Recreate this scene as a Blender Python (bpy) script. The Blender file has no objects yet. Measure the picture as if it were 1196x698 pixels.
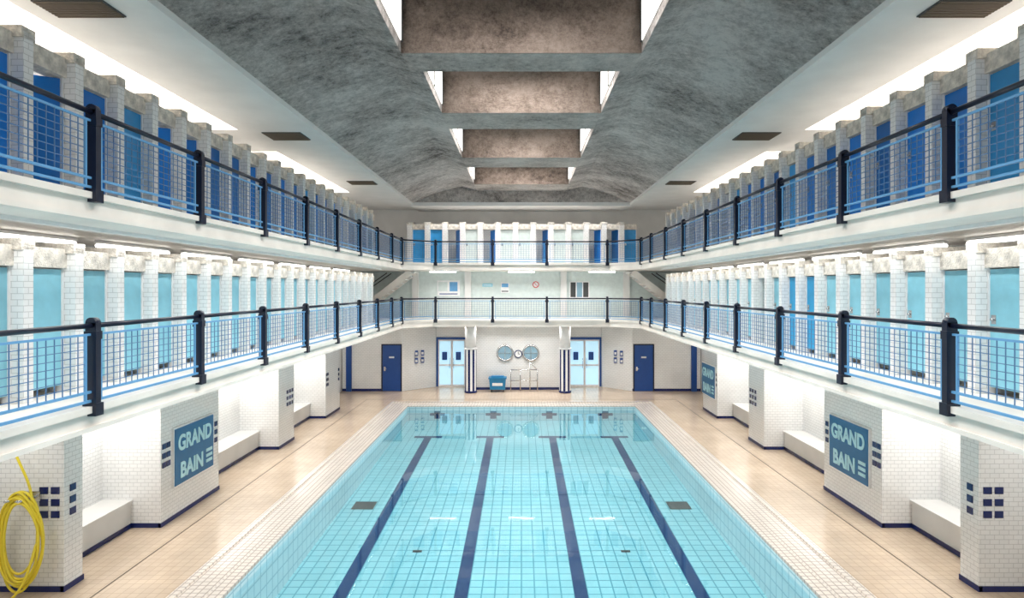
import bpy, math, random
from mathutils import Vector, Matrix
random.seed(4)
scene = bpy.context.scene
try:
    scene.view_settings.view_transform = 'Standard'
except Exception: pass

# ------------------------------------------------------------ materials
def newmat(name):
    m = bpy.data.materials.new(name); m.use_nodes = True
    nt = m.node_tree; b = nt.nodes['Principled BSDF']
    return m, nt, b
def plain(name, col, rough=0.5, metal=0.0, var=0.06, scale=6.0, bump=0.0, rnd=0.0, emis=None):
    m, nt, b = newmat(name)
    N = nt.nodes; L = nt.links
    tc = N.new('ShaderNodeTexCoord')
    nz = N.new('ShaderNodeTexNoise'); nz.inputs['Scale'].default_value = scale; nz.inputs['Detail'].default_value = 5
    L.new(tc.outputs['Object'], nz.inputs['Vector'])
    mr = N.new('ShaderNodeMapRange'); mr.inputs['To Min'].default_value = 1-var; mr.inputs['To Max'].default_value = 1+var
    mr.inputs['From Min'].default_value = 0.3; mr.inputs['From Max'].default_value = 0.7
    L.new(nz.outputs['Fac'], mr.inputs['Value'])
    hsv = N.new('ShaderNodeHueSaturation'); hsv.inputs['Color'].default_value = (*col, 1)
    if rnd > 0:
        oi = N.new('ShaderNodeObjectInfo')
        m2 = N.new('ShaderNodeMapRange'); m2.inputs['To Min'].default_value = 1-rnd; m2.inputs['To Max'].default_value = 1+rnd
        L.new(oi.outputs['Random'], m2.inputs['Value'])
        mm = N.new('ShaderNodeMath'); mm.operation = 'MULTIPLY'
        L.new(mr.outputs[0], mm.inputs[0]); L.new(m2.outputs[0], mm.inputs[1])
        L.new(mm.outputs[0], hsv.inputs['Value'])
    else:
        L.new(mr.outputs[0], hsv.inputs['Value'])
    L.new(hsv.outputs[0], b.inputs['Base Color'])
    b.inputs['Roughness'].default_value = rough; b.inputs['Metallic'].default_value = metal
    if bump > 0:
        bp = N.new('ShaderNodeBump'); bp.inputs['Strength'].default_value = bump; bp.inputs['Distance'].default_value = 0.02
        n2 = N.new('ShaderNodeTexNoise'); n2.inputs['Scale'].default_value = 45; n2.inputs['Detail'].default_value = 3
        L.new(tc.outputs['Object'], n2.inputs['Vector'])
        L.new(n2.outputs['Fac'], bp.inputs['Height']); L.new(bp.outputs[0], b.inputs['Normal'])
    if emis:
        b.inputs['Emission Color'].default_value = (*emis[0], 1); b.inputs['Emission Strength'].default_value = emis[1]
    return m
def tile(name, c1, c2, mortar, bw, bh, ms, offset=0.0, rough=0.2, bump=0.3, wear=.08):
    m, nt, b = newmat(name); N = nt.nodes; L = nt.links
    uv = N.new('ShaderNodeUVMap'); uv.uv_map = 'UVMap'
    br = N.new('ShaderNodeTexBrick'); br.offset = offset; br.squash = 1
    br.inputs['Color1'].default_value = (*c1, 1); br.inputs['Color2'].default_value = (*c2, 1); br.inputs['Mortar'].default_value = (*mortar, 1)
    br.inputs['Scale'].default_value = 1; br.inputs['Mortar Size'].default_value = ms; br.inputs['Mortar Smooth'].default_value = 0.1
    br.inputs['Brick Width'].default_value = bw; br.inputs['Row Height'].default_value = bh; br.inputs['Bias'].default_value = 0
    L.new(uv.outputs[0], br.inputs['Vector'])
    nz = N.new('ShaderNodeTexNoise'); nz.inputs['Scale'].default_value = 0.8; nz.inputs['Detail'].default_value = 6; nz.inputs['Roughness'].default_value=.65
    L.new(uv.outputs[0], nz.inputs['Vector'])
    mr = N.new('ShaderNodeMapRange'); mr.inputs['From Min'].default_value = .3; mr.inputs['From Max'].default_value = .7
    mr.inputs['To Min'].default_value = 1-wear; mr.inputs['To Max'].default_value = 1+wear*.6
    L.new(nz.outputs['Fac'], mr.inputs['Value'])
    hsv = N.new('ShaderNodeHueSaturation'); L.new(br.outputs['Color'], hsv.inputs['Color']); L.new(mr.outputs[0], hsv.inputs['Value'])
    L.new(hsv.outputs[0], b.inputs['Base Color'])
    b.inputs['Roughness'].default_value = rough
    if bump > 0:
        bp = N.new('ShaderNodeBump'); bp.invert = True; bp.inputs['Strength'].default_value = bump; bp.inputs['Distance'].default_value = 0.004
        L.new(br.outputs['Fac'], bp.inputs['Height']); L.new(bp.outputs[0], b.inputs['Normal'])
    return m
def emit(name, col, s):
    m, nt, b = newmat(name)
    b.inputs['Base Color'].default_value = (*col, 1)
    b.inputs['Emission Color'].default_value = (*col, 1); b.inputs['Emission Strength'].default_value = s
    return m

M_tilew = tile('white_metro_tile', (.86,.86,.85), (.83,.83,.82), (.62,.62,.61), .15, .075, .005, .5, bump=.15)
M_plaster = plain('white_plaster', (.74,.73,.71), .6, var=.05, scale=1.5)
M_fascia = plain('cream_fascia', (.86,.81,.75), .5, var=.10, scale=1.2)
M_rough = plain('roughcast', (.68,.63,.56), .9, var=.28, scale=12, bump=1.0)
M_navy = plain('navy_paint', (.004,.008,.026), .3)
M_navyt = plain('navy_tile', (.008,.018,.11), .15)
M_lblue = plain('light_blue_steel', (.13,.35,.62), .4)
M_wire = plain('blue_wire', (.08,.19,.38), .4)
M_doorteal = plain('door_pale_teal', (.25,.58,.70), .4, rnd=.14)
M_doorblue = plain('door_blue', (.003,.17,.58), .3, rnd=.28)
M_doorlb = plain('door_light_blue', (.03,.31,.68), .3, rnd=.2)
M_doornavy = plain('door_navy', (.006,.06,.27), .35)
M_deck = tile('deck_tile', (.60,.475,.355), (.565,.445,.335), (.43,.34,.255), .15, .15, .005, 0, rough=.17, bump=.06, wear=.14)
M_coping = tile('coping_tile', (.75,.68,.615), (.71,.645,.585), (.42,.37,.33), .12, .12, .010, 0, rough=.25)
M_poolfl = tile('pool_floor_tile', (.29,.58,.635), (.26,.55,.61), (.08,.31,.39), .25, .25, .014, 0, rough=.4, bump=0)
M_poolwall = tile('pool_wall_tile', (.60,.75,.78), (.57,.72,.76), (.30,.50,.57), .25, .25, .014, 0, rough=.4, bump=0)
M_lane = plain('lane_navy', (.005,.025,.11), .4)
M_steel = plain('steel', (.6,.6,.6), .25, 1.0)
M_dark = plain('dark_metal', (.05,.05,.05), .5)
M_drain = plain('drain_slot', (.12,.09,.06), .6)
M_panel = plain('sign_blue', (.004,.14,.33), .4)
M_letter = plain('sign_letter', (.48,.80,.88), .4)
M_wht = plain('white_paint', (.85,.85,.85), .4)
M_yel = plain('yellow_hose', (.82,.66,.04), .35)
M_pale = plain('pale_green_wall', (.64,.72,.70), .6)
M_tube = emit('lamp_tube', (1,.98,.93), 6)
M_sky = emit('skylight_glass', (1,.97,.93), 1.4)
M_daylight = emit('door_glass', (.50,.78,.95), .6)
M_bin = plain('bin_blue', (.01,.20,.42), .4)
M_glass = plain('porthole_glass', (.25,.4,.5), .08)
M_red = plain('red_paint', (.6,.03,.03), .4)

def concrete(name, lo, mid, hi, p0=.405, p1=.47, p2=.57):
    m, nt, b = newmat(name); N = nt.nodes; L = nt.links
    tc = N.new('ShaderNodeTexCoord')
    mp = N.new('ShaderNodeMapping'); mp.inputs['Scale'].default_value = (.7, 1.0, 1)
    L.new(tc.outputs['Object'], mp.inputs[0])
    n1 = N.new('ShaderNodeTexNoise'); n1.inputs['Scale'].default_value = .55; n1.inputs['Detail'].default_value = 12; n1.inputs['Roughness'].default_value = .78
    L.new(mp.outputs[0], n1.inputs['Vector'])
    n2 = N.new('ShaderNodeTexNoise'); n2.inputs['Scale'].default_value = 7; n2.inputs['Detail'].default_value = 9; n2.inputs['Roughness'].default_value = .9
    L.new(tc.outputs['Object'], n2.inputs['Vector'])
    def mul(sock, k):
        q = N.new('ShaderNodeMath'); q.operation = 'MULTIPLY'; q.inputs[1].default_value = k; L.new(sock, q.inputs[0]); return q.outputs[0]
    def add(a, c2):
        q = N.new('ShaderNodeMath'); q.operation = 'ADD'; L.new(a, q.inputs[0]); L.new(c2, q.inputs[1]); return q.outputs[0]
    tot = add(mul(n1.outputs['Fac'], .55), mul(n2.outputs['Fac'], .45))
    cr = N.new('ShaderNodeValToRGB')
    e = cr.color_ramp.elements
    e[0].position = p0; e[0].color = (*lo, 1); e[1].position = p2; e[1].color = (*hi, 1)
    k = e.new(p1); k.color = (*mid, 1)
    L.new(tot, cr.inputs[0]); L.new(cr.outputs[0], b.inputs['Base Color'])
    b.inputs['Roughness'].default_value = .95
    bp = N.new('ShaderNodeBump'); bp.inputs['Strength'].default_value = 1.0; bp.inputs['Distance'].default_value = .25
    L.new(tot, bp.inputs['Height']); L.new(bp.outputs[0], b.inputs['Normal'])
    return m
M_conc = concrete('vault_concrete', (.14,.122,.112), (.47,.42,.393), (.86,.80,.76))
M_concl = concrete('beam_concrete', (.24,.205,.185), (.56,.50,.465), (.84,.77,.72))
M_concb = concrete('coffer_concrete_shaded', (.06,.044,.034), (.20,.15,.12), (.38,.30,.25))  # brown concrete, darkened further to put recess shade into the colour

# water
m, nt, b = newmat('water'); N = nt.nodes; L = nt.links
N.remove(b); out = N['Material Output']
tr = N.new('ShaderNodeBsdfTransparent'); tr.inputs[0].default_value = (.90,.965,.975,1)
gl = N.new('ShaderNodeBsdfGlossy'); gl.inputs['Roughness'].default_value = .03; gl.inputs[0].default_value = (.97,.98,1,1)
fr = N.new('ShaderNodeFresnel'); fr.inputs[0].default_value = 1.42
mix = N.new('ShaderNodeMixShader')
tc = N.new('ShaderNodeTexCoord'); nz = N.new('ShaderNodeTexNoise'); nz.inputs['Scale'].default_value = 1.2; nz.inputs['Detail'].default_value = 2
bp = N.new('ShaderNodeBump'); bp.inputs['Strength'].default_value = .03; bp.inputs['Distance'].default_value = .05
L.new(tc.outputs['Object'], nz.inputs['Vector']); L.new(nz.outputs['Fac'], bp.inputs['Height'])
L.new(bp.outputs[0], gl.inputs['Normal']); L.new(bp.outputs[0], fr.inputs['Normal'])
L.new(fr.outputs[0], mix.inputs[0]); L.new(tr.outputs[0], mix.inputs[1]); L.new(gl.outputs[0], mix.inputs[2])
L.new(mix.outputs[0], out.inputs['Surface'])
M_water = m

# ------------------------------------------------------------ mesh builder
class MB:
    def __init__(s): s.v=[]; s.f=[]; s.m=[]; s.mats=[]; s.smooth=[]
    def mi(s, mat):
        if mat not in s.mats: s.mats.append(mat)
        return s.mats.index(mat)
    def poly(s, pts, mat, smooth=False):
        i=len(s.v); s.v += [tuple(p) for p in pts]; s.f.append(list(range(i,i+len(pts)))); s.m.append(s.mi(mat)); s.smooth.append(smooth)
    def box(s, x0,x1,y0,y1,z0,z1, mat):
        if x0>x1: x0,x1=x1,x0
        if y0>y1: y0,y1=y1,y0
        if z0>z1: z0,z1=z1,z0
        i=len(s.v)
        s.v += [(x0,y0,z0),(x1,y0,z0),(x1,y1,z0),(x0,y1,z0),(x0,y0,z1),(x1,y0,z1),(x1,y1,z1),(x0,y1,z1)]
        k=s.mi(mat)
        for f in ((0,3,2,1),(4,5,6,7),(0,1,5,4),(1,2,6,5),(2,3,7,6),(3,0,4,7)):
            s.f.append([i+a for a in f]); s.m.append(k); s.smooth.append(False)
    def prism(s, poly, z0, z1, mat):
        n=len(poly)
        s.poly([(x,y,z1) for x,y in poly], mat); s.poly([(x,y,z0) for x,y in reversed(poly)], mat)
        for a in range(n):
            p=poly[a]; q=poly[(a+1)%n]
            s.poly([(p[0],p[1],z0),(q[0],q[1],z0),(q[0],q[1],z1),(p[0],p[1],z1)], mat)
    def bar(s, p, q, w, h, mat, caps=True):
        p=Vector(p); q=Vector(q); d=(q-p).normalized()
        up=Vector((0,0,1)) if abs(d.z)<.9 else Vector((1,0,0))
        a=d.cross(up).normalized(); c=a.cross(d).normalized()
        a*=w/2; c*=h/2; i=len(s.v)
        for e in (p,q):
            for k in (-a-c, a-c, a+c, -a+c): s.v.append(tuple(e+k))
        k=s.mi(mat)
        fs=[(0,1,5,4),(1,2,6,5),(2,3,7,6),(3,0,4,7)]
        if caps: fs += [(3,2,1,0),(4,5,6,7)]
        for f in fs: s.f.append([i+a2 for a2 in f]); s.m.append(k); s.smooth.append(False)
    def cyl(s, p, q, r, mat, n=12, r2=None, caps=True):
        if r2 is None: r2=r
        p=Vector(p); q=Vector(q); d=(q-p).normalized()
        up=Vector((0,0,1)) if abs(d.z)<.9 else Vector((1,0,0))
        a=d.cross(up).normalized(); c=d.cross(a).normalized(); i=len(s.v)
        for e,rr in ((p,r),(q,r2)):
            for t in range(n):
                an=2*math.pi*t/n; s.v.append(tuple(e+a*math.cos(an)*rr+c*math.sin(an)*rr))
        k=s.mi(mat)
        for t in range(n):
            s.f.append([i+t,i+(t+1)%n,i+n+(t+1)%n,i+n+t]); s.m.append(k); s.smooth.append(True)
        if caps:
            s.f.append([i+t for t in range(n)][::-1]); s.m.append(k); s.smooth.append(False)
            s.f.append([i+n+t for t in range(n)]); s.m.append(k); s.smooth.append(False)
    def torus(s, c, axis, R, r, mat, n=24, k=8):
        c=Vector(c); d=Vector(axis).normalized()
        up=Vector((0,0,1)) if abs(d.z)<.9 else Vector((1,0,0))
        a=d.cross(up).normalized(); e=d.cross(a).normalized(); i=len(s.v); kk=s.mi(mat)
        for t in range(n):
            an=2*math.pi*t/n; ra=a*math.cos(an)+e*math.sin(an)
            for u in range(k):
                bn=2*math.pi*u/k; s.v.append(tuple(c+ra*(R+r*math.cos(bn))+d*r*math.sin(bn)))
        for t in range(n):
            for u in range(k):
                s.f.append([i+t*k+u, i+((t+1)%n)*k+u, i+((t+1)%n)*k+(u+1)%k, i+t*k+(u+1)%k]); s.m.append(kk); s.smooth.append(True)
    def mesh(s, name, off=Vector((0,0,0))):
        me=bpy.data.meshes.new(name)
        me.from_pydata([tuple(Vector(p)-off) for p in s.v], [], s.f)
        for mt in s.mats: me.materials.append(mt)
        me.update()
        uv=me.uv_layers.new(name='UVMap')
        for p in me.polygons:
            p.material_index=s.m[p.index]; p.use_smooth=s.smooth[p.index]
            n=p.normal; ax=max(range(3), key=lambda j: abs(n[j]))
            for li in p.loop_indices:
                co=s.v[me.loops[li].vertex_index]
                if ax==2: u=(co[0],co[1])
                elif ax==0: u=(co[1],co[2])
                else: u=(co[0],co[2])
                uv.data[li].uv=u
        return me
    def build(s, name, parent=None):
        xs=[p[0] for p in s.v]; ys=[p[1] for p in s.v]; zs=[p[2] for p in s.v]
        off=Vector(((min(xs)+max(xs))/2,(min(ys)+max(ys))/2,min(zs)))
        me=s.mesh(name, off)
        o=bpy.data.objects.new(name, me); scene.collection.objects.link(o); o.location=off
        return o

# ------------------------------------------------------------ dimensions
XR=5.2; XW=8.5; Y0=-3.0; YB=30.5
Y1=25.9; Y2=27.1; XC=4.0
L1b,L1=3.08,3.39; L2b,L2=5.64,5.96
ZC=8.8; WX=4.57; CX=5.45; WY0=-1.5; WY1=24.1; CY1=25.1; ZW=-.07

f=MB()
for x0,x1,y0,y1 in ((-XW,-CX,Y0,YB),(CX,XW,Y0,YB),(-CX,CX,CY1,YB),(-CX,CX,Y0,WY0-.8)):
    f.box(x0,x1,y0,y1,-.3,0,M_deck)
for sx in (-1,1):
    f.box(sx*6.68,sx*6.71,Y0,26.0,-.01,.003,M_drain)
f.box(-6.7,6.7,26.0,26.03,-.01,.003,M_drain)
f.build('floor')
c=MB()
for sx in (-1,1):
    a,bx=sorted((sx*CX,sx*(WX+.02)))
    c.box(a,bx,WY0-.8,CY1,-.3,.05,M_coping)
    a,bx=sorted((sx*(CX-.02),sx*(CX-.14)))
    c.box(a,bx,WY0-.8,CY1-.02,.05,.085,M_coping)
    a,bx=sorted((sx*(WX+.28),sx*(WX+.02)))
    c.box(a,bx,WY0,WY1+.3,.05,.085,M_coping)
c.box(-WX-.02,WX+.02,WY1+.02,CY1,-.3,.05,M_coping)
c.box(-WX-.28,WX+.28,WY1+.02,WY1+.28,.05,.086,M_coping)
c.box(-CX+.02,CX-.02,CY1-.14,CY1-.02,.05,.086,M_coping)
c.box(-WX-.02,WX+.02,WY0-.8,WY0-.02,-.3,.05,M_coping)
c.build('pool_coping')
def fz(y): return 4.8-(5.38+ (21.6-y)*.034)
p=MB()
a0,a1=fz(WY0),fz(WY1)
p.poly([(-WX,WY0,a0),(WX,WY0,a0),(WX,WY1,a1),(-WX,WY1,a1)],M_poolfl)
p.poly([(-WX,WY0,a0),(-WX,WY1,a1),(-WX,WY1,.05),(-WX,WY0,.05)],M_poolwall)
p.poly([(WX,WY0,a0),(WX,WY0,.05),(WX,WY1,.05),(WX,WY1,a1)],M_poolwall)
p.poly([(-WX,WY1,a1),(WX,WY1,a1),(WX,WY1,.05),(-WX,WY1,.05)],M_poolwall)
p.poly([(-WX,WY0,a0),(-WX,WY0,.05),(WX,WY0,.05),(WX,WY0,a0)],M_poolwall)
def fq(x0,x1,y0,y1,mt,dz=.006):
    p.poly([(x0,y0,fz(y0)+dz),(x1,y0,fz(y0)+dz),(x1,y1,fz(y1)+dz),(x0,y1,fz(y1)+dz)],mt)
for X in (-3.38,-1.13,1.12,3.37):
    fq(X-.125,X+.125,WY0+1,21.6,M_lane)
    fq(X-.5,X+.5,21.6,21.85,M_lane)
    p.box(X-.12,X+.12,WY1-.012,WY1-.002,-.42,-.12,M_lane)
    p.box(X-.3,X+.3,WY1-.012,WY1-.002,-.30,-.2,M_lane)
for sx in (-1,1):
    fq(sx*4.05-.28,sx*4.05+.28,15.2,15.7,M_dark,.008)
    fq(sx*2.25-.1,sx*2.25+.1,12.9,13.0,M_dark,.008)
p.build('swimming_pool')
w=MB(); w.poly([(-WX+.001,WY0,ZW),(WX-.001,WY0,ZW),(WX-.001,WY1-.001,ZW),(-WX+.001,WY1-.001,ZW)],M_water); w.build('pool_water')

# ------------------------------------------------------------ side walls
blocks=[(2.2,5.2),(9.5,9.9),(12.05,14.35),(17.9,19.1),(22.2,23.9)]
gaps=[(5.2,9.5),(9.9,12.05),(14.35,17.9),(19.1,22.2),(23.9,25.6)]
for side,sx in (('left',-1),('right',1)):
    W=MB(); B=MB(); T=MB()
    W.box(sx*8.42,sx*8.7,Y0,YB,-.3,10.6,M_tilew)
    for (y0,y1) in blocks:
        W.box(sx*7.25,sx*8.45,y0,y1,0,L1b-.001,M_tilew)
        B.box(sx*7.235,sx*7.3,y0-.015,y1+.015,0,.09,M_navyt)
        B.box(sx*7.25,sx*8.4,y0-.015,y0+.1,0,.09,M_navyt)
    for gi,(y0,y1) in enumerate(gaps):
        W.box(sx*7.35,sx*7.5,y0,y1,2.6,L1b-.001,M_plaster)
        if gi==0: continue
        W.box(sx*7.85,sx*8.45,y0,y1,0,.50,M_plaster)
        W.box(sx*7.81,sx*8.45,y0,y1,.50,.56,M_plaster)
        B.box(sx*7.835,sx*7.9,y0,y1,0,.09,M_navyt)
        T.box(sx*8.405,sx*8.43,(y0+y1)/2-.06,(y0+y1)/2+.06,1.45,1.57,M_navyt)
    for bi,(y0,y1) in enumerate(blocks):
        cols=[y0+.12] if bi==1 else ([y0+.04,y0+.19,y1-.2] if bi in (2,4) else [y1-.2,y1-.4,y1-.6])
        for cy in cols:
            for r in range(3):
                T.box(sx*7.235,sx*7.26,cy,cy+.12,1.17+r*.19,1.28+r*.19,M_navyt)
        if bi==1:
            for cx in (7.32,7.50):
                for r in range(3):
                    T.box(sx*cx,sx*(cx+.13),y0-.015,y0+.01,1.17+r*.19,1.28+r*.19,M_navyt)
    W.build('wall_'+side); B.build('baseboard_'+side); T.build('trim_1' if sx<0 else 'trim_2')

# galleries (U-shaped slabs)
def gallery(name,zb,zt):
    g=MB()
    def U(o):
        return [(-XW+.1,Y0),(-XR+o,Y0),(-XR+o,Y1+o*.4),(-XC+o*.4,Y2-o),(XC-o*.4,Y2-o),(XR-o,Y1+o*.4),(XR-o,Y0),(XW-.1,Y0),(XW-.1,YB),(-XW+.1,YB)]
    def ring(o,z0,z1,mt):
        P=U(o); w_=XW-.1
        g.prism([P[0],P[1],P[2],(-w_,P[2][1])],z0,z1,mt)
        g.prism([P[6],P[7],(w_,P[5][1]),P[5]],z0,z1,mt)
        g.prism([(-w_,P[2][1]),P[2],P[3],(P[3][0],YB),(-w_,YB)],z0,z1,mt)
        g.prism([P[3],P[4],(P[4][0],YB),(P[3][0],YB)],z0,z1,mt)
        g.prism([P[4],P[5],(w_,P[5][1]),(w_,YB),(P[4][0],YB)],z0,z1,mt)
    ring(.03,zb,zb+.06,M_fascia)
    ring(0,zb+.06,zt-.08,M_fascia)
    ring(.06,zt-.08,zt,M_fascia)
    return g.build(name)
gallery('balcony_slab',L1b,L1); gallery('balcony_slab',L2b,L2)

# railings
def post(mb,x,y,zf,nx,ny):
    t=(-ny,nx)
    c0=(x,y)
    if abs(nx)>=.5:
        mb.box(c0[0]-.065,c0[0]+.065,c0[1]-.045,c0[1]+.045,zf-.10,zf+1.0,M_navy)
    else:
        mb.box(c0[0]-.05,c0[0]+.05,c0[1]-.065,c0[1]+.065,zf-.1,zf+1.0,M_navy)
    mb.cyl((c0[0]-t[0]*.045,c0[1]-t[1]*.045,zf+1.0),(c0[0]+t[0]*.045,c0[1]+t[1]*.045,zf+1.0),.064,M_navy,14)
    mb.box(c0[0]-.08,c0[0]+.08,c0[1]-.07,c0[1]+.07,zf-.12,zf+.03,M_navy)
    mb.box(c0[0]-.075,c0[0]+.075,c0[1]-.055,c0[1]+.055,zf+.80,zf+.9,M_navy)
def panel(mb,a,b,zf):
    a=Vector((a[0],a[1],zf)); b=Vector((b[0],b[1],zf)); d=(b-a); Ln=d.length; d.normalize()
    Z=Vector((0,0,1))
    mb.cyl(a+Z*.965,b+Z*.965,.032,M_navy,10)
    for h,ww in ((.86,.026),(.17,.03),(.06,.03)):
        mb.bar(a+Z*h,b+Z*h,ww,ww,M_lblue)
    i=.13
    s=a+d*i; e=b-d*i; l2=(e-s).length
    for q in (s,e): mb.bar(q+Z*.05,q+Z*.85,.026,.026,M_lblue)
    n=max(2,int(round(l2/.115)))
    for k in range(1,n):
        q=s+d*(l2*k/n); mb.bar(q+Z*.17,q+Z*.86,.009,.009,M_wire,False)
    for k in range(1,8):
        h=.17+.69*k/8; mb.bar(s+Z*h,e+Z*h,.009,.009,M_wire,False)
def railing(pts,zf,norms):
    mb=MB()
    for i in range(len(pts)-1): panel(mb,pts[i],pts[i+1],zf)
    for (x,y),(nx,ny) in zip(pts,norms): post(mb,x,y,zf,nx,ny)
    mb.build('balcony_railing')
for zf in (L1,L2):
    for sx in (-1,1):
        ys=[.1+2.383*k for k in range(0,11)]+[Y1]
        xr=sx*(XR-.02)
        railing([(xr,y) for y in ys],zf,[(-sx,0)]*len(ys))
    xs=[-XR+.02,-XC+.12,-1.3,1.15,XC-.12,XR-.02]; yy=[Y1+.1,Y2,Y2,Y2,Y2,Y1+.1]
    mb=MB(); pts=list(zip(xs,yy))
    for i in range(5): panel(mb,pts[i],pts[i+1],zf)
    for x,y in pts[1:-1]: post(mb,x,y,zf,0,-1)
    mb.build('balcony_railing')

# ------------------------------------------------------------ cabins
P=.857
def cabin_mesh(name,door,H,ajar=0,wide=.15,top=.06):
    g=MB()
    g.box(-.16,0,0,wide,0,H,M_tilew)
    g.box(-1.3,-.16,.02,.12,0,H-.02,M_tilew)
    g.box(-1.3,.0,-.03,wide+.03,H-.08,H+top,M_rough)
    g.box(-.36,-.12,wide,P,H-.28,H-.02,M_rough)
    g.box(-1.3,-1.22,.12,P+.02,0,H-.02,M_tilew)
    g.box(-.24,-.16,wide,wide+.02,0,H-.28,M_wht); g.box(-.24,-.16,P-.025,P,0,H-.28,M_wht)
    if ajar:
        an=math.radians(ajar); y0=P-.03; x0=-.19; l=P-wide-.05
        g.bar((x0,y0,.1+(H-.4)/2),(x0-math.sin(an)*l,y0-math.cos(an)*l,.1+(H-.4)/2),.035,H-.4,door)
    else:
        g.box(-.215,-.18,wide+.02,P-.025,.1,H-.30,door)
        g.cyl((-.18,wide+.08,1.0),(-.14,wide+.08,1.0),.018,M_steel,8)
        g.box(-.182,-.176,wide+.04,wide+.12,.94,1.06,M_steel)
    return g.mesh(name)
HL=1.97; HU=2.0
cl=[cabin_mesh('changing_cabin',M_doorteal,HL),cabin_mesh('changing_cabin',M_doorteal,HL,50)]
cu=[cabin_mesh('changing_cabin',M_doorblue,HU),cabin_mesh('changing_cabin',M_doorblue,HU,60),cabin_mesh('changing_cabin',M_doorlb,HU)]
cf=[cabin_mesh('changing_cabin',M_pale,HU,0,.24,.06),cabin_mesh('changing_cabin',M_doorlb,HU,0,.24,.06),cabin_mesh('changing_cabin',M_doorblue,HU,66,.24,.06)]
cl2=cabin_mesh('changing_cabin',plain('door_mid_blue',(.02,.34,.64),.4),HL)
def put(me,loc,rot):
    o=bpy.data.objects.new('changing_cabin',me); scene.collection.objects.link(o); o.location=loc; o.rotation_euler=(0,0,rot); return o
def pick(ms):
    r=random.random()
    if r<(.18 if len(ms)>2 else .1): return ms[1]
    if len(ms)>2 and r<.32: return ms[2]
    return ms[0]
for lvl,(zf,ms) in enumerate(((L1,cl),(L2,cu))):
    for k in range(27):
        y=2.2+P*k
        if y+P>25.6: break
        put(pick(ms),(-6.1,y,zf),0)
        me=pick(ms)
        if lvl==0 and k in (12,13): me=cl2
        put(me,(6.1,y+P,zf),math.pi)
pat=[1,1,2,0,2,0,0,2,0,0,2,2,1]
for k in range(-6,7):
    put(cf[pat[k+6]],(k*P-.4,29.0,L2),-math.pi/2)

# ------------------------------------------------------------ ceilings
wells=[(3.5,15.1),(17.5,24.9)]
S=MB()
for sx in (-1,1):
    S.box(sx*5.2,sx*7.14,Y0,YB,ZC,ZC+.15,M_plaster)
    prev=Y0
    for a,bb in wells+[(YB,YB)]:
        if a>prev: S.box(sx*7.14,sx*8.45,prev,a,ZC,ZC+.15,M_plaster)
        prev=bb
    for a,bb in wells:
        S.box(sx*7.09,sx*7.14,a,bb,ZC+.15,9.9,M_rough)
        S.box(sx*7.1,sx*8.45,a,bb,9.9,10.0,M_rough)
        S.box(sx*8.3,sx*8.42,a,bb,8.3,9.9,M_rough)
        S.box(sx*7.14,sx*8.42,a-.05,a,ZC+.15,9.9,M_rough); S.box(sx*7.14,sx*8.42,bb,bb+.05,ZC+.15,9.9,M_rough)
    S.box(sx*5.14,sx*5.24,Y0,28.5,ZC-.04,ZC+.2,M_plaster)
S.box(-5.2,5.2,28.4,YB,ZC-.08,ZC+.1,M_plaster)
S.build('ceiling')
# vault
V=MB()
coff=[(1.8,6.2,2.35),(7.6,11.7,2.35),(12.7,15.8,2.1),(17.4,21.2,2.1),(22.9,26.6,2.1)]
def vz(x): return ZC+.04+1.02*(1-(abs(x)/5.2)**2.5)
ys=sorted(set([Y0,28.4]+[q for a in coff for q in a[:2]]))
for i in range(len(ys)-1):
    ya,yb=ys[i],ys[i+1]; hole=None
    for cfo in coff:
        if abs(cfo[0]-ya)<1e-6: hole=cfo
    cw=hole[2] if hole else 2.1
    xs=[-5.2+(5.2-cw)*k/14 for k in range(15)]
    xs=xs+[-cw+2*cw*k/8 for k in range(1,8)]+[-x for x in reversed(xs)]
    for k in range(len(xs)-1):
        if hole and xs[k]>=-cw-1e-6 and xs[k+1]<=cw+1e-6: continue
        a,bx=xs[k],xs[k+1]
        V.poly([(a,ya,vz(a)),(a,yb,vz(a)),(bx,yb,vz(bx)),(bx,ya,vz(bx))],M_conc,False)
xs=[-5.2+10.4*k/24 for k in range(25)]
V.poly([(x,28.42,vz(x)+.02) for x in xs]+[(5.2,28.42,ZC-.08),(-5.2,28.42,ZC-.08)],M_conc)
ZT=10.95
for ci,(ya,yb,cw) in enumerate(coff):
    zb=vz(cw); drop=.30
    yn=coff[ci+1][0] if ci+1<len(coff) else 28.4
    zl=zb-drop-.02
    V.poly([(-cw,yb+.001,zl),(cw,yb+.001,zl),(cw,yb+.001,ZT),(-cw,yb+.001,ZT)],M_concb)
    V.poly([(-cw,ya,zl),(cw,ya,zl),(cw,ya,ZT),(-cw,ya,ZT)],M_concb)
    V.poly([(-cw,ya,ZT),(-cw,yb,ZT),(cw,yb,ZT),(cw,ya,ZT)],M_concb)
    for sx in (-1,1):
        V.poly([(sx*cw,ya,zl),(sx*cw,yb,zl),(sx*cw,yb,ZT),(sx*cw,ya,ZT)],M_conc)
        x2=cw+.75
        # splayed side of the trough, runs the whole bay
        V.poly([(sx*cw,ya,zb-drop),(sx*cw,yn,zb-drop),(sx*x2,yn,vz(x2)+.01),(sx*x2,ya,vz(x2)+.01)],M_conc)
        for yq in (ya,yn): V.poly([(sx*cw,yq,zb-drop),(sx*cw,yq,zb+.02),(sx*x2,yq,vz(x2)+.01)],M_conc)
    # cross beam between coffers: underside + edge strip
    ye=yn if ci+1<len(coff) else 28.4
    V.box(-cw,cw,yb+.03,ye-.001,zl,vz(0)+.02,M_concl)
V.build('ceiling_vault')
K=MB()
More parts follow.
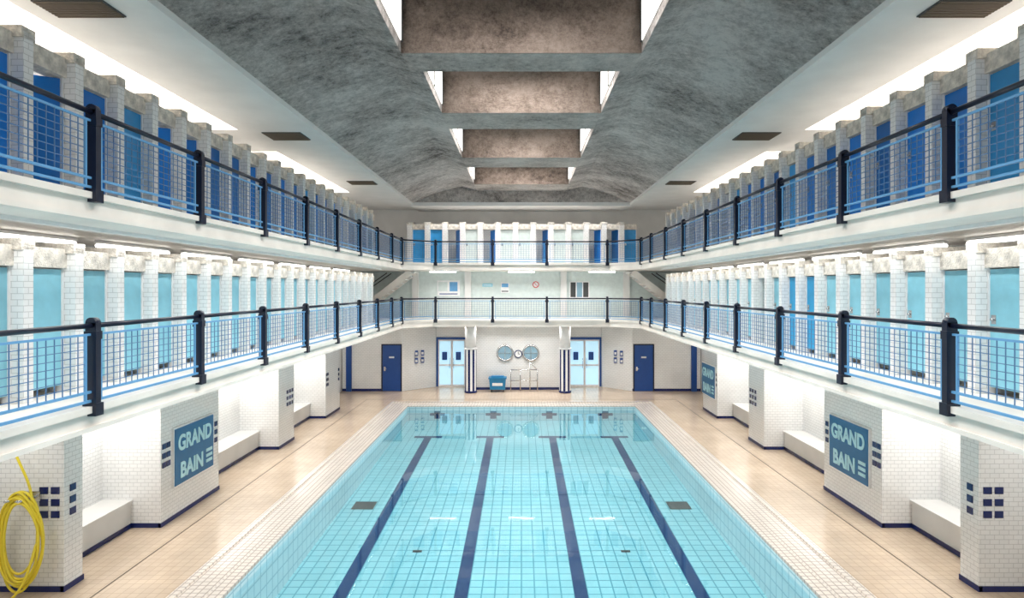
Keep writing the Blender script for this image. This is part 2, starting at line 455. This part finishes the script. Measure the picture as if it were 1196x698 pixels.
for ci,(ya,yb,cw) in enumerate(coff):
    zb=vz(cw)
    for sx in (-1,1):
        K.box(sx*(cw-.03),sx*(cw-.01),ya+.12,yb-.10,zb-.12,zb+.85,M_sky)
        for yq in (ya+.12,(ya+yb)/2,yb-.10): K.box(sx*(cw-.05),sx*(cw-.02),yq-.03,yq+.03,zb-.14,zb+.87,M_dark)
K.build('skylight')
R=MB(); R.box(-XW-.2,XW+.2,Y0,YB+.2,11.0,11.2,M_plaster); R.build('roof_slab')

# vents
for sx in (-1,1):
    for (yc,xc,l) in ((8.55,6.3,.5),(15.7,6.15,.75),(22.6,6.0,.7)):
        v=MB(); v.box(sx*xc-.5,sx*xc+.5,yc-l/2,yc+l/2,ZC-.02,ZC+.0,M_dark)
        for k in range(9):
            yy=yc-l/2+l*(k+.5)/9; v.box(sx*xc-.48,sx*xc+.48,yy-.012,yy+.012,ZC-.035,ZC-.02,M_drain)
        v.build('ceiling_vent')

# ------------------------------------------------------------ back walls
Wb=MB()
Wb.box(-8.5,8.5,YB,YB+.2,-.3,10.6,M_plaster)
YD=28.1
Wb.box(-8.4,-5.6,YD,YD+.2,0,L1b-.001,M_tilew)
Wb.box(5.2,8.4,YD,YD+.2,0,L1b-.001,M_tilew)
Wb.prism([(-5.6,YD),(-4.2,29.4),(-4.2,29.6),(-5.6,YD+.2)],0,L1b-.001,M_tilew)
Wb.prism([(5.2,YD),(5.2,YD+.2),(3.95,29.6),(3.95,29.4)],0,L1b-.001,M_tilew)
Wb.box(-2.65,2.25,28.5,29.6,0,L1b-.001,M_tilew)
Wb.box(-4.2,-2.65,29.5,29.7,2.4,L1b-.001,M_tilew); Wb.box(2.25,3.95,29.5,29.7,2.4,L1b-.001,M_tilew)
Wb.box(-8.4,8.4,29.2,29.4,L1,L2b-.001,M_pale)
for a in (-2.75,1.9,-5.3,4.95): Wb.box(a,a+.3,29.05,29.2,L1,L2b-.001,M_plaster)
Wb.build('wall_back')
Bb=MB()
Bb.box(-8.4,-5.6,YD-.015,YD,0,.12,M_navyt); Bb.box(5.2,8.4,YD-.015,YD,0,.12,M_navyt); Bb.box(-2.65,2.25,28.485,28.5,0,.12,M_navyt)
Bb.build('baseboard_back')
Wn=MB()
Wn.box(-8.5,8.5,Y0-.2,Y0,-.3,1.0,M_plaster); Wn.box(-8.5,8.5,Y0-.2,Y0,9.0,11.0,M_plaster)
for k in range(8):
    x=-8.3+k*2.37; Wn.box(x-.25,x+.25,Y0-.2,Y0,1.0,9.0,M_plaster)
Wn.build('wall_front')
wf=MB()
for k in range(7):
    x=-8.3+(k+.5)*2.37
    wf.box(x-.03,x+.03,Y0-.12,Y0-.06,1,9,M_wht)
    for z in (2.6,4.2,5.8,7.4): wf.box(x-.93,x+.93,Y0-.12,Y0-.06,z-.03,z+.03,M_wht)
wf.build('added_window_frame')  # unseen near-end windows, invented to let world light in as fill

def door(name,x0,x1,y,z1,mat):
    d=MB(); d.box(x0-.06,x0,y-.04,y,0,z1+.06,M_navy); d.box(x1,x1+.06,y-.04,y,0,z1+.06,M_navy); d.box(x0,x1,y-.04,y,z1,z1+.06,M_navy)
    d.box(x0,x1,y-.03,y-.005,.01,z1,mat); d.box(x0+.06,x0+.14,y-.05,y-.03,.95,1.15,M_steel)
    d.cyl((x0+.08,y-.08,1.05),(x0+.2,y-.08,1.05),.012,M_steel,8)
    d.box((x0+x1)/2-.12,(x0+x1)/2+.12,y-.034,y-.03,1.55,1.63,M_wht)
    return d.build(name)
door('door_1',-6.5,-5.66,YD,2.15,M_doornavy); door('door_2',5.3,6.16,YD,2.15,M_doornavy)
def gdoor(name,x0,x1):
    y=29.5; d=MB()
    d.box(x0,x1,y+.04,y+.06,0,2.4,M_daylight)
    d.box(x0,x1,y-.05,y+.02,2.3,2.42,M_doornavy)
    xm=(x0+x1)/2
    for a in (x0,x1-.09): d.box(a,a+.09,y-.04,y+.03,0,2.32,M_doornavy)
    for a in (x0+.09,xm-.05,xm+.0,x1-.15): d.box(a,a+.06,y-.03,y+.03,0,2.32,M_wht)
    for z in (0,1.0,2.22): d.box(x0,x1,y-.025,y+.025,z,z+.09,M_wht)
    for a in (x0+.28,xm+.2): d.box(a,a+.25,y-.03,y-.025,1.3,1.7,M_doornavy)
    d.cyl((xm-.1,y-.08,.9),(xm-.1,y-.08,1.4),.015,M_steel,8); d.cyl((xm+.1,y-.08,.9),(xm+.1,y-.08,1.4),.015,M_steel,8)
    d.build(name)
gdoor('door_3',-4.18,-2.67); gdoor('door_4',2.27,3.93)
for X in (-2.35,2.02):
    s=MB(); n=16; r=.27
    for k in range(n):
        a=2*math.pi*k/n; b2=2*math.pi*(k+1)/n
        pa=(X+r*math.cos(a),27.75+r*math.sin(a)); pb=(X+r*math.cos(b2),27.75+r*math.sin(b2))
        s.poly([(*pa,.1),(*pb,.1),(*pb,2.0),(*pa,2.0)],M_navyt if k%2 else M_wht)
    s.cyl((X,27.75,0),(X,27.75,.1),r+.02,M_navyt,24)
    s.cyl((X,27.75,2.0),(X,27.75,2.06),r+.02,M_wht,24)
    s.cyl((X,27.75,2.06),(X,27.75,L1b),r-.02,M_wht,24)
    s.build('striped_column')
for i,X in enumerate((-.78,.45)):
    s=MB(); s.torus((X,28.46,1.75),(0,1,0),.36,.05,M_steel,32,8); s.cyl((X,28.49,1.75),(X,28.45,1.75),.35,M_glass,32)
    s.bar((X-.33,28.44,1.75),(X+.33,28.44,1.75),.03,.03,M_steel); s.bar((X,28.44,1.42),(X,28.44,2.08),.03,.03,M_steel)
    s.build('porthole_window')
s=MB(); s.torus((-.15,28.47,1.7),(0,1,0),.17,.025,M_navyt,24,6); s.cyl((-.15,28.49,1.7),(-.15,28.46,1.7),.17,M_wht,24)
s.box(-.16,-.14,28.45,28.46,1.7,1.82,M_dark); s.box(-.15,-.06,28.45,28.46,1.69,1.71,M_dark); s.build('wall_clock')
s=MB()
for X in (-.5,-.05,.4,.75):
    s.cyl((X,28.1,0),(X,28.1,1.0 if X!=.4 else 1.35),.022,M_steel,10)
s.cyl((-.5,28.1,1.0),(.75,28.1,1.0),.022,M_steel,10); s.cyl((-.5,28.1,.5),(.75,28.1,.5),.018,M_steel,10)
s.cyl((.4,28.1,1.35),(.75,28.1,1.0),.018,M_steel,10); s.build('steel_handrail')
# blue bin
s=MB(); x0,x1,y0,y1=-1.5,-.72,27.75,28.2
s.poly([(x0+.04,y0+.04,.12),(x1-.04,y0+.04,.12),(x1,y0,.62),(x0,y0,.62)],M_bin)
s.poly([(x0+.04,y1-.04,.12),(x0,y1,.62),(x1,y1,.62),(x1-.04,y1-.04,.12)],M_bin)
s.poly([(x0+.04,y0+.04,.12),(x0,y0,.62),(x0,y1,.62),(x0+.04,y1-.04,.12)],M_bin)
s.poly([(x1-.04,y0+.04,.12),(x1-.04,y1-.04,.12),(x1,y1,.62),(x1,y0,.62)],M_bin)
s.poly([(x0+.04,y0+.04,.12),(x0+.04,y1-.04,.12),(x1-.04,y1-.04,.12),(x1-.04,y0+.04,.12)],M_bin)
s.box(x0-.03,x1+.03,y0-.03,y1+.03,.62,.68,M_bin); s.box(x0+.1,x1-.1,y0+.08,y1-.08,.68,.74,M_bin)
for a in (x0+.1,x1-.1):
    for b2 in (y0+.1,y1-.1): s.cyl((a-.02,b2,.06),(a+.02,b2,.06),.06,M_dark,12)
s.box(x0+.15,x1-.15,y0+.015,y0+.02,.3,.45,M_wht)
s.build('wheeled_storage_bin')
def board(name,x0,x1,z0,z1,y,mt,inner=None):
    s=MB(); s.box(x0,x1,y-.03,y,z0,z1,mt)
    if inner:
        for (a,b2,c2,d2,mm) in inner: s.box(x0+(x1-x0)*a,x0+(x1-x0)*b2,y-.035,y-.03,z0+(z1-z0)*c2,z0+(z1-z0)*d2,mm)
    s.build(name)
board('notice_board',-4.1,-3.0,4.45,5.2,29.198,M_wht,[(.05,.45,.3,.9,M_pale),(.1,.9,.1,.16,M_doornavy),(.55,.9,.3,.9,M_lblue)])
board('notice_board',-1.9,-1.4,4.9,5.05,29.198,M_doorteal,[(.1,.9,.4,.6,M_wht)])
board('safety_poster',-1.0,-.6,4.6,5.1,29.198,M_wht,[(.1,.9,.55,.9,M_lblue),(.1,.9,.1,.2,M_dark)])
board('window_2',2.35,3.3,4.35,5.15,29.198,M_wht,[(.04,.31,.05,.95,M_dark),(.36,.64,.05,.95,M_glass),(.69,.96,.05,.95,M_dark)])
s=MB(); s.cyl((.7,29.2,5.0),(.7,29.17,5.0),.15,M_wht,24); s.torus((.7,29.165,5.0),(0,1,0),.14,.02,M_red,24,6); s.bar((.61,29.16,5.09),(.79,29.16,4.91),.02,.02,M_red); s.build('no_smoking_sign')
for X in (-5.0,-4.75,4.5,4.75):
    yy=YD+ (5.6-abs(X))/1.4*1.3 if X<0 else YD+(5.2-abs(X))/1.25*1.3
    for i in range(2):
        s=MB(); s.box(X-.07,X+.07,yy-.12,yy-.03,1.25+i*.35,1.5+i*.35,M_doornavy); s.box(X-.05,X+.05,yy-.13,yy-.12,1.3+i*.35,1.42+i*.35,M_wht)
        s.build('wall_control_box')
for sx in (-1,1):
    s=MB(); s.box(sx*7.95,sx*8.2,YD-.1,YD,0,2.3,M_doornavy); s.box(sx*7.9,sx*8.25,YD-.12,YD,2.3,2.36,M_wht); s.build('trim_3' if sx<0 else 'trim_4')
for sx in (-1,1):
    s=MB(); n=13
    for k in range(n):
        x=7.9-k*.22; z=L1+(k+1)*.17
        s.box(sx*x,sx*(x-.24),28.1,29.0,z-.06,z,M_plaster)
    for y in (28.08,29.02):
        s.bar((sx*8.0,y,L1+.05),(sx*5.2,y,L2b-.05),.05,.3,M_fascia)
        s.bar((sx*8.0,y,L1+.95),(sx*6.3,y,L2b-.1),.04,.04,M_navy)
    s.build('staircase')

# ------------------------------------------------------------ signs
def text_mesh(body,size):
    cu=bpy.data.curves.new('txt','FONT'); cu.body=body; cu.size=size; cu.extrude=.006; cu.offset=.014; cu.align_x='CENTER'
    o=bpy.data.objects.new('txt',cu); scene.collection.objects.link(o)
    bpy.context.view_layer.update()
    dg=bpy.context.evaluated_depsgraph_get()
    me=bpy.data.meshes.new_from_object(o.evaluated_get(dg)); bpy.data.objects.remove(o)
    me.materials.clear(); me.materials.append(M_letter)
    return me
tm1=text_mesh('GRAND',.44); tm2=text_mesh('BAIN',.44)
def sign(sx,y0,y1):
    yc=(y0+y1)/2; zc=1.28; x=sx*7.22
    e=bpy.data.objects.new('grand_bain_sign',None); scene.collection.objects.link(e); e.location=(x,yc,zc)
    s=MB(); s.box(-.8,.8,-.015,.03,-.62,.62,M_wht); s.box(-.77,.77,-.03,-.015,-.59,.59,M_panel)
    for h in (0,.12,.24): s.box(.44,.70,-.042,-.03,-.44+h,-.37+h,M_letter)
    me=s.mesh('panel'); o=bpy.data.objects.new('panel',me); scene.collection.objects.link(o); o.parent=e
    for me,dx,dz,nm in ((tm1,0,.12,'text_top'),(tm2,-.14,-.46,'text_bottom')):
        t=bpy.data.objects.new(nm,me); scene.collection.objects.link(t); t.parent=e
        t.location=(dx,-.036,dz); t.rotation_euler=(math.pi/2,0,0); t.scale=(.86 if nm=='text_top' else .92,1.02,1)
    e.rotation_euler=(0,0,math.pi/2 if sx<0 else -math.pi/2)
sign(-1,12.42,14.02); sign(1,12.42,14.02)
sign(1,22.55,23.65)
# hose
cu_=bpy.data.curves.new('garden_hose','CURVE'); cu_.dimensions='3D'; cu_.bevel_depth=.019; cu_.bevel_resolution=3
sp=cu_.splines.new('NURBS'); pts=[]
pts+= [(-7.85,9.3,2.25),(-7.80,9.3,2.1),(-7.6,9.28,1.8)]
for k in range(9*16):
    a=2*math.pi*k/16; j=k//16
    rx=.27+.04*((j*37)%5)/2; rz=.62+.06*((j*53)%5)/2
    pts.append((-7.76+.02*((j*3)%4-1.5)+rx*math.cos(a+.6), 9.3-.012*((j*7)%6)-.02*math.sin(a*2), .99-.02*j+rz*math.sin(a+.6)))
pts+=[(-7.5,9.1,.35),(-7.7,9.0,.03),(-8.0,8.9,.02)]
sp.points.add(len(pts)-1)
for q,pp in zip(sp.points,pts): q.co=(*pp,1)
sp.use_endpoint_u=True; sp.order_u=4
cu_.materials.append(M_yel)
o=bpy.data.objects.new('garden_hose',cu_); scene.collection.objects.link(o)
s=MB(); s.box(-7.95,-7.6,9.46,9.499,1.45,1.6,M_steel); s.cyl((-7.70,9.48,1.5),(-7.70,9.16,1.54),.02,M_steel,10); s.cyl((-7.90,9.48,1.5),(-7.90,9.16,1.54),.02,M_steel,10); s.build('hose_bracket')

# ------------------------------------------------------------ lamps
def area(name,loc,sx_,sy_,power,rot=(0,0,0),col=(1,.985,.965),spread=None):
    l=bpy.data.lights.new(name,'AREA'); l.shape='RECTANGLE'; l.size=sx_; l.size_y=sy_; l.energy=power; l.color=col
    if spread: l.spread=math.radians(spread)
    o=bpy.data.objects.new(name,l); scene.collection.objects.link(o); o.location=loc; o.rotation_euler=rot
    return o
for sx in (-1,1):
    s=MB(); s.box(sx*5.9-.06,sx*5.9+.06,1.0,25.0,L2b-.05,L2b-.001,M_wht); s.build('added_strip_housing')  # added housing, no real fixture at this spot
    area('walkway_fill_light',(sx*5.9,13,L2b-.056),.09,23.9,160)  # added fill lamp that brightens the cabin doors and walkway
    s=MB()
    for k in range(9):
        y=2.5+k*2.6; s.cyl((sx*7.3,y,5.54),(sx*7.3,y+2.1,5.54),.03,M_tube,8); s.box(sx*7.3-.04,sx*7.3+.04,y,y+2.1,5.58,5.63,M_wht)
    s.build('fluorescent_tube')
    for a,bb in wells:
        area('well_light',(sx*7.75,(a+bb)/2,9.86),.9,bb-a-.4,44*(bb-a))
    for gi,(a,bb) in enumerate(gaps):
        area('recess_light',(sx*7.9,(a+bb)/2,L1b-.03),.12,bb-a-.3,(6 if gi==0 else 19)*(bb-a))
for (ya,yb,cw) in coff:
    area('coffer_fill_light',(0,(ya+yb)/2,ZT-.1),cw*1.3,(yb-ya)*.5,410,col=(1,.975,.95),spread=130)  # added fill lamp under the solid coffer top, lights the hall
for X in (-3.6,0,3.7):
    s=MB(); s.cyl((X-.6,27.5,L2b-.07),(X+.6,27.5,L2b-.07),.03,M_tube,8); s.box(X-.62,X+.62,27.46,27.54,L2b-.04,L2b-.001,M_wht); s.build('fluorescent_tube')
area('back_gallery_light',(0,28.2,L2b-.06),9,.1,95,spread=125)
area('back_deck_light',(0,27.7,L1b-.04),9,.1,90,spread=125)
area('back_upper_light',(0,28.75,ZC-.12),9,.1,120,spread=125)

# world
wd=bpy.data.worlds.new('World'); scene.world=wd; wd.use_nodes=True
bg=wd.node_tree.nodes['Background']; bg.inputs[0].default_value=(1,.985,.97,1); bg.inputs[1].default_value=1.45

# camera
cam=bpy.data.cameras.new('Camera'); co=bpy.data.objects.new('Camera',cam); scene.collection.objects.link(co)
co.location=(0,0,4.8); co.rotation_euler=(math.pi/2,0,0)
cam.sensor_width=36; cam.lens=700/1196*36; cam.shift_x=-(609-598)/1196; cam.shift_y=-(349-337)/1196
cam.clip_start=.05; cam.clip_end=200
scene.camera=co
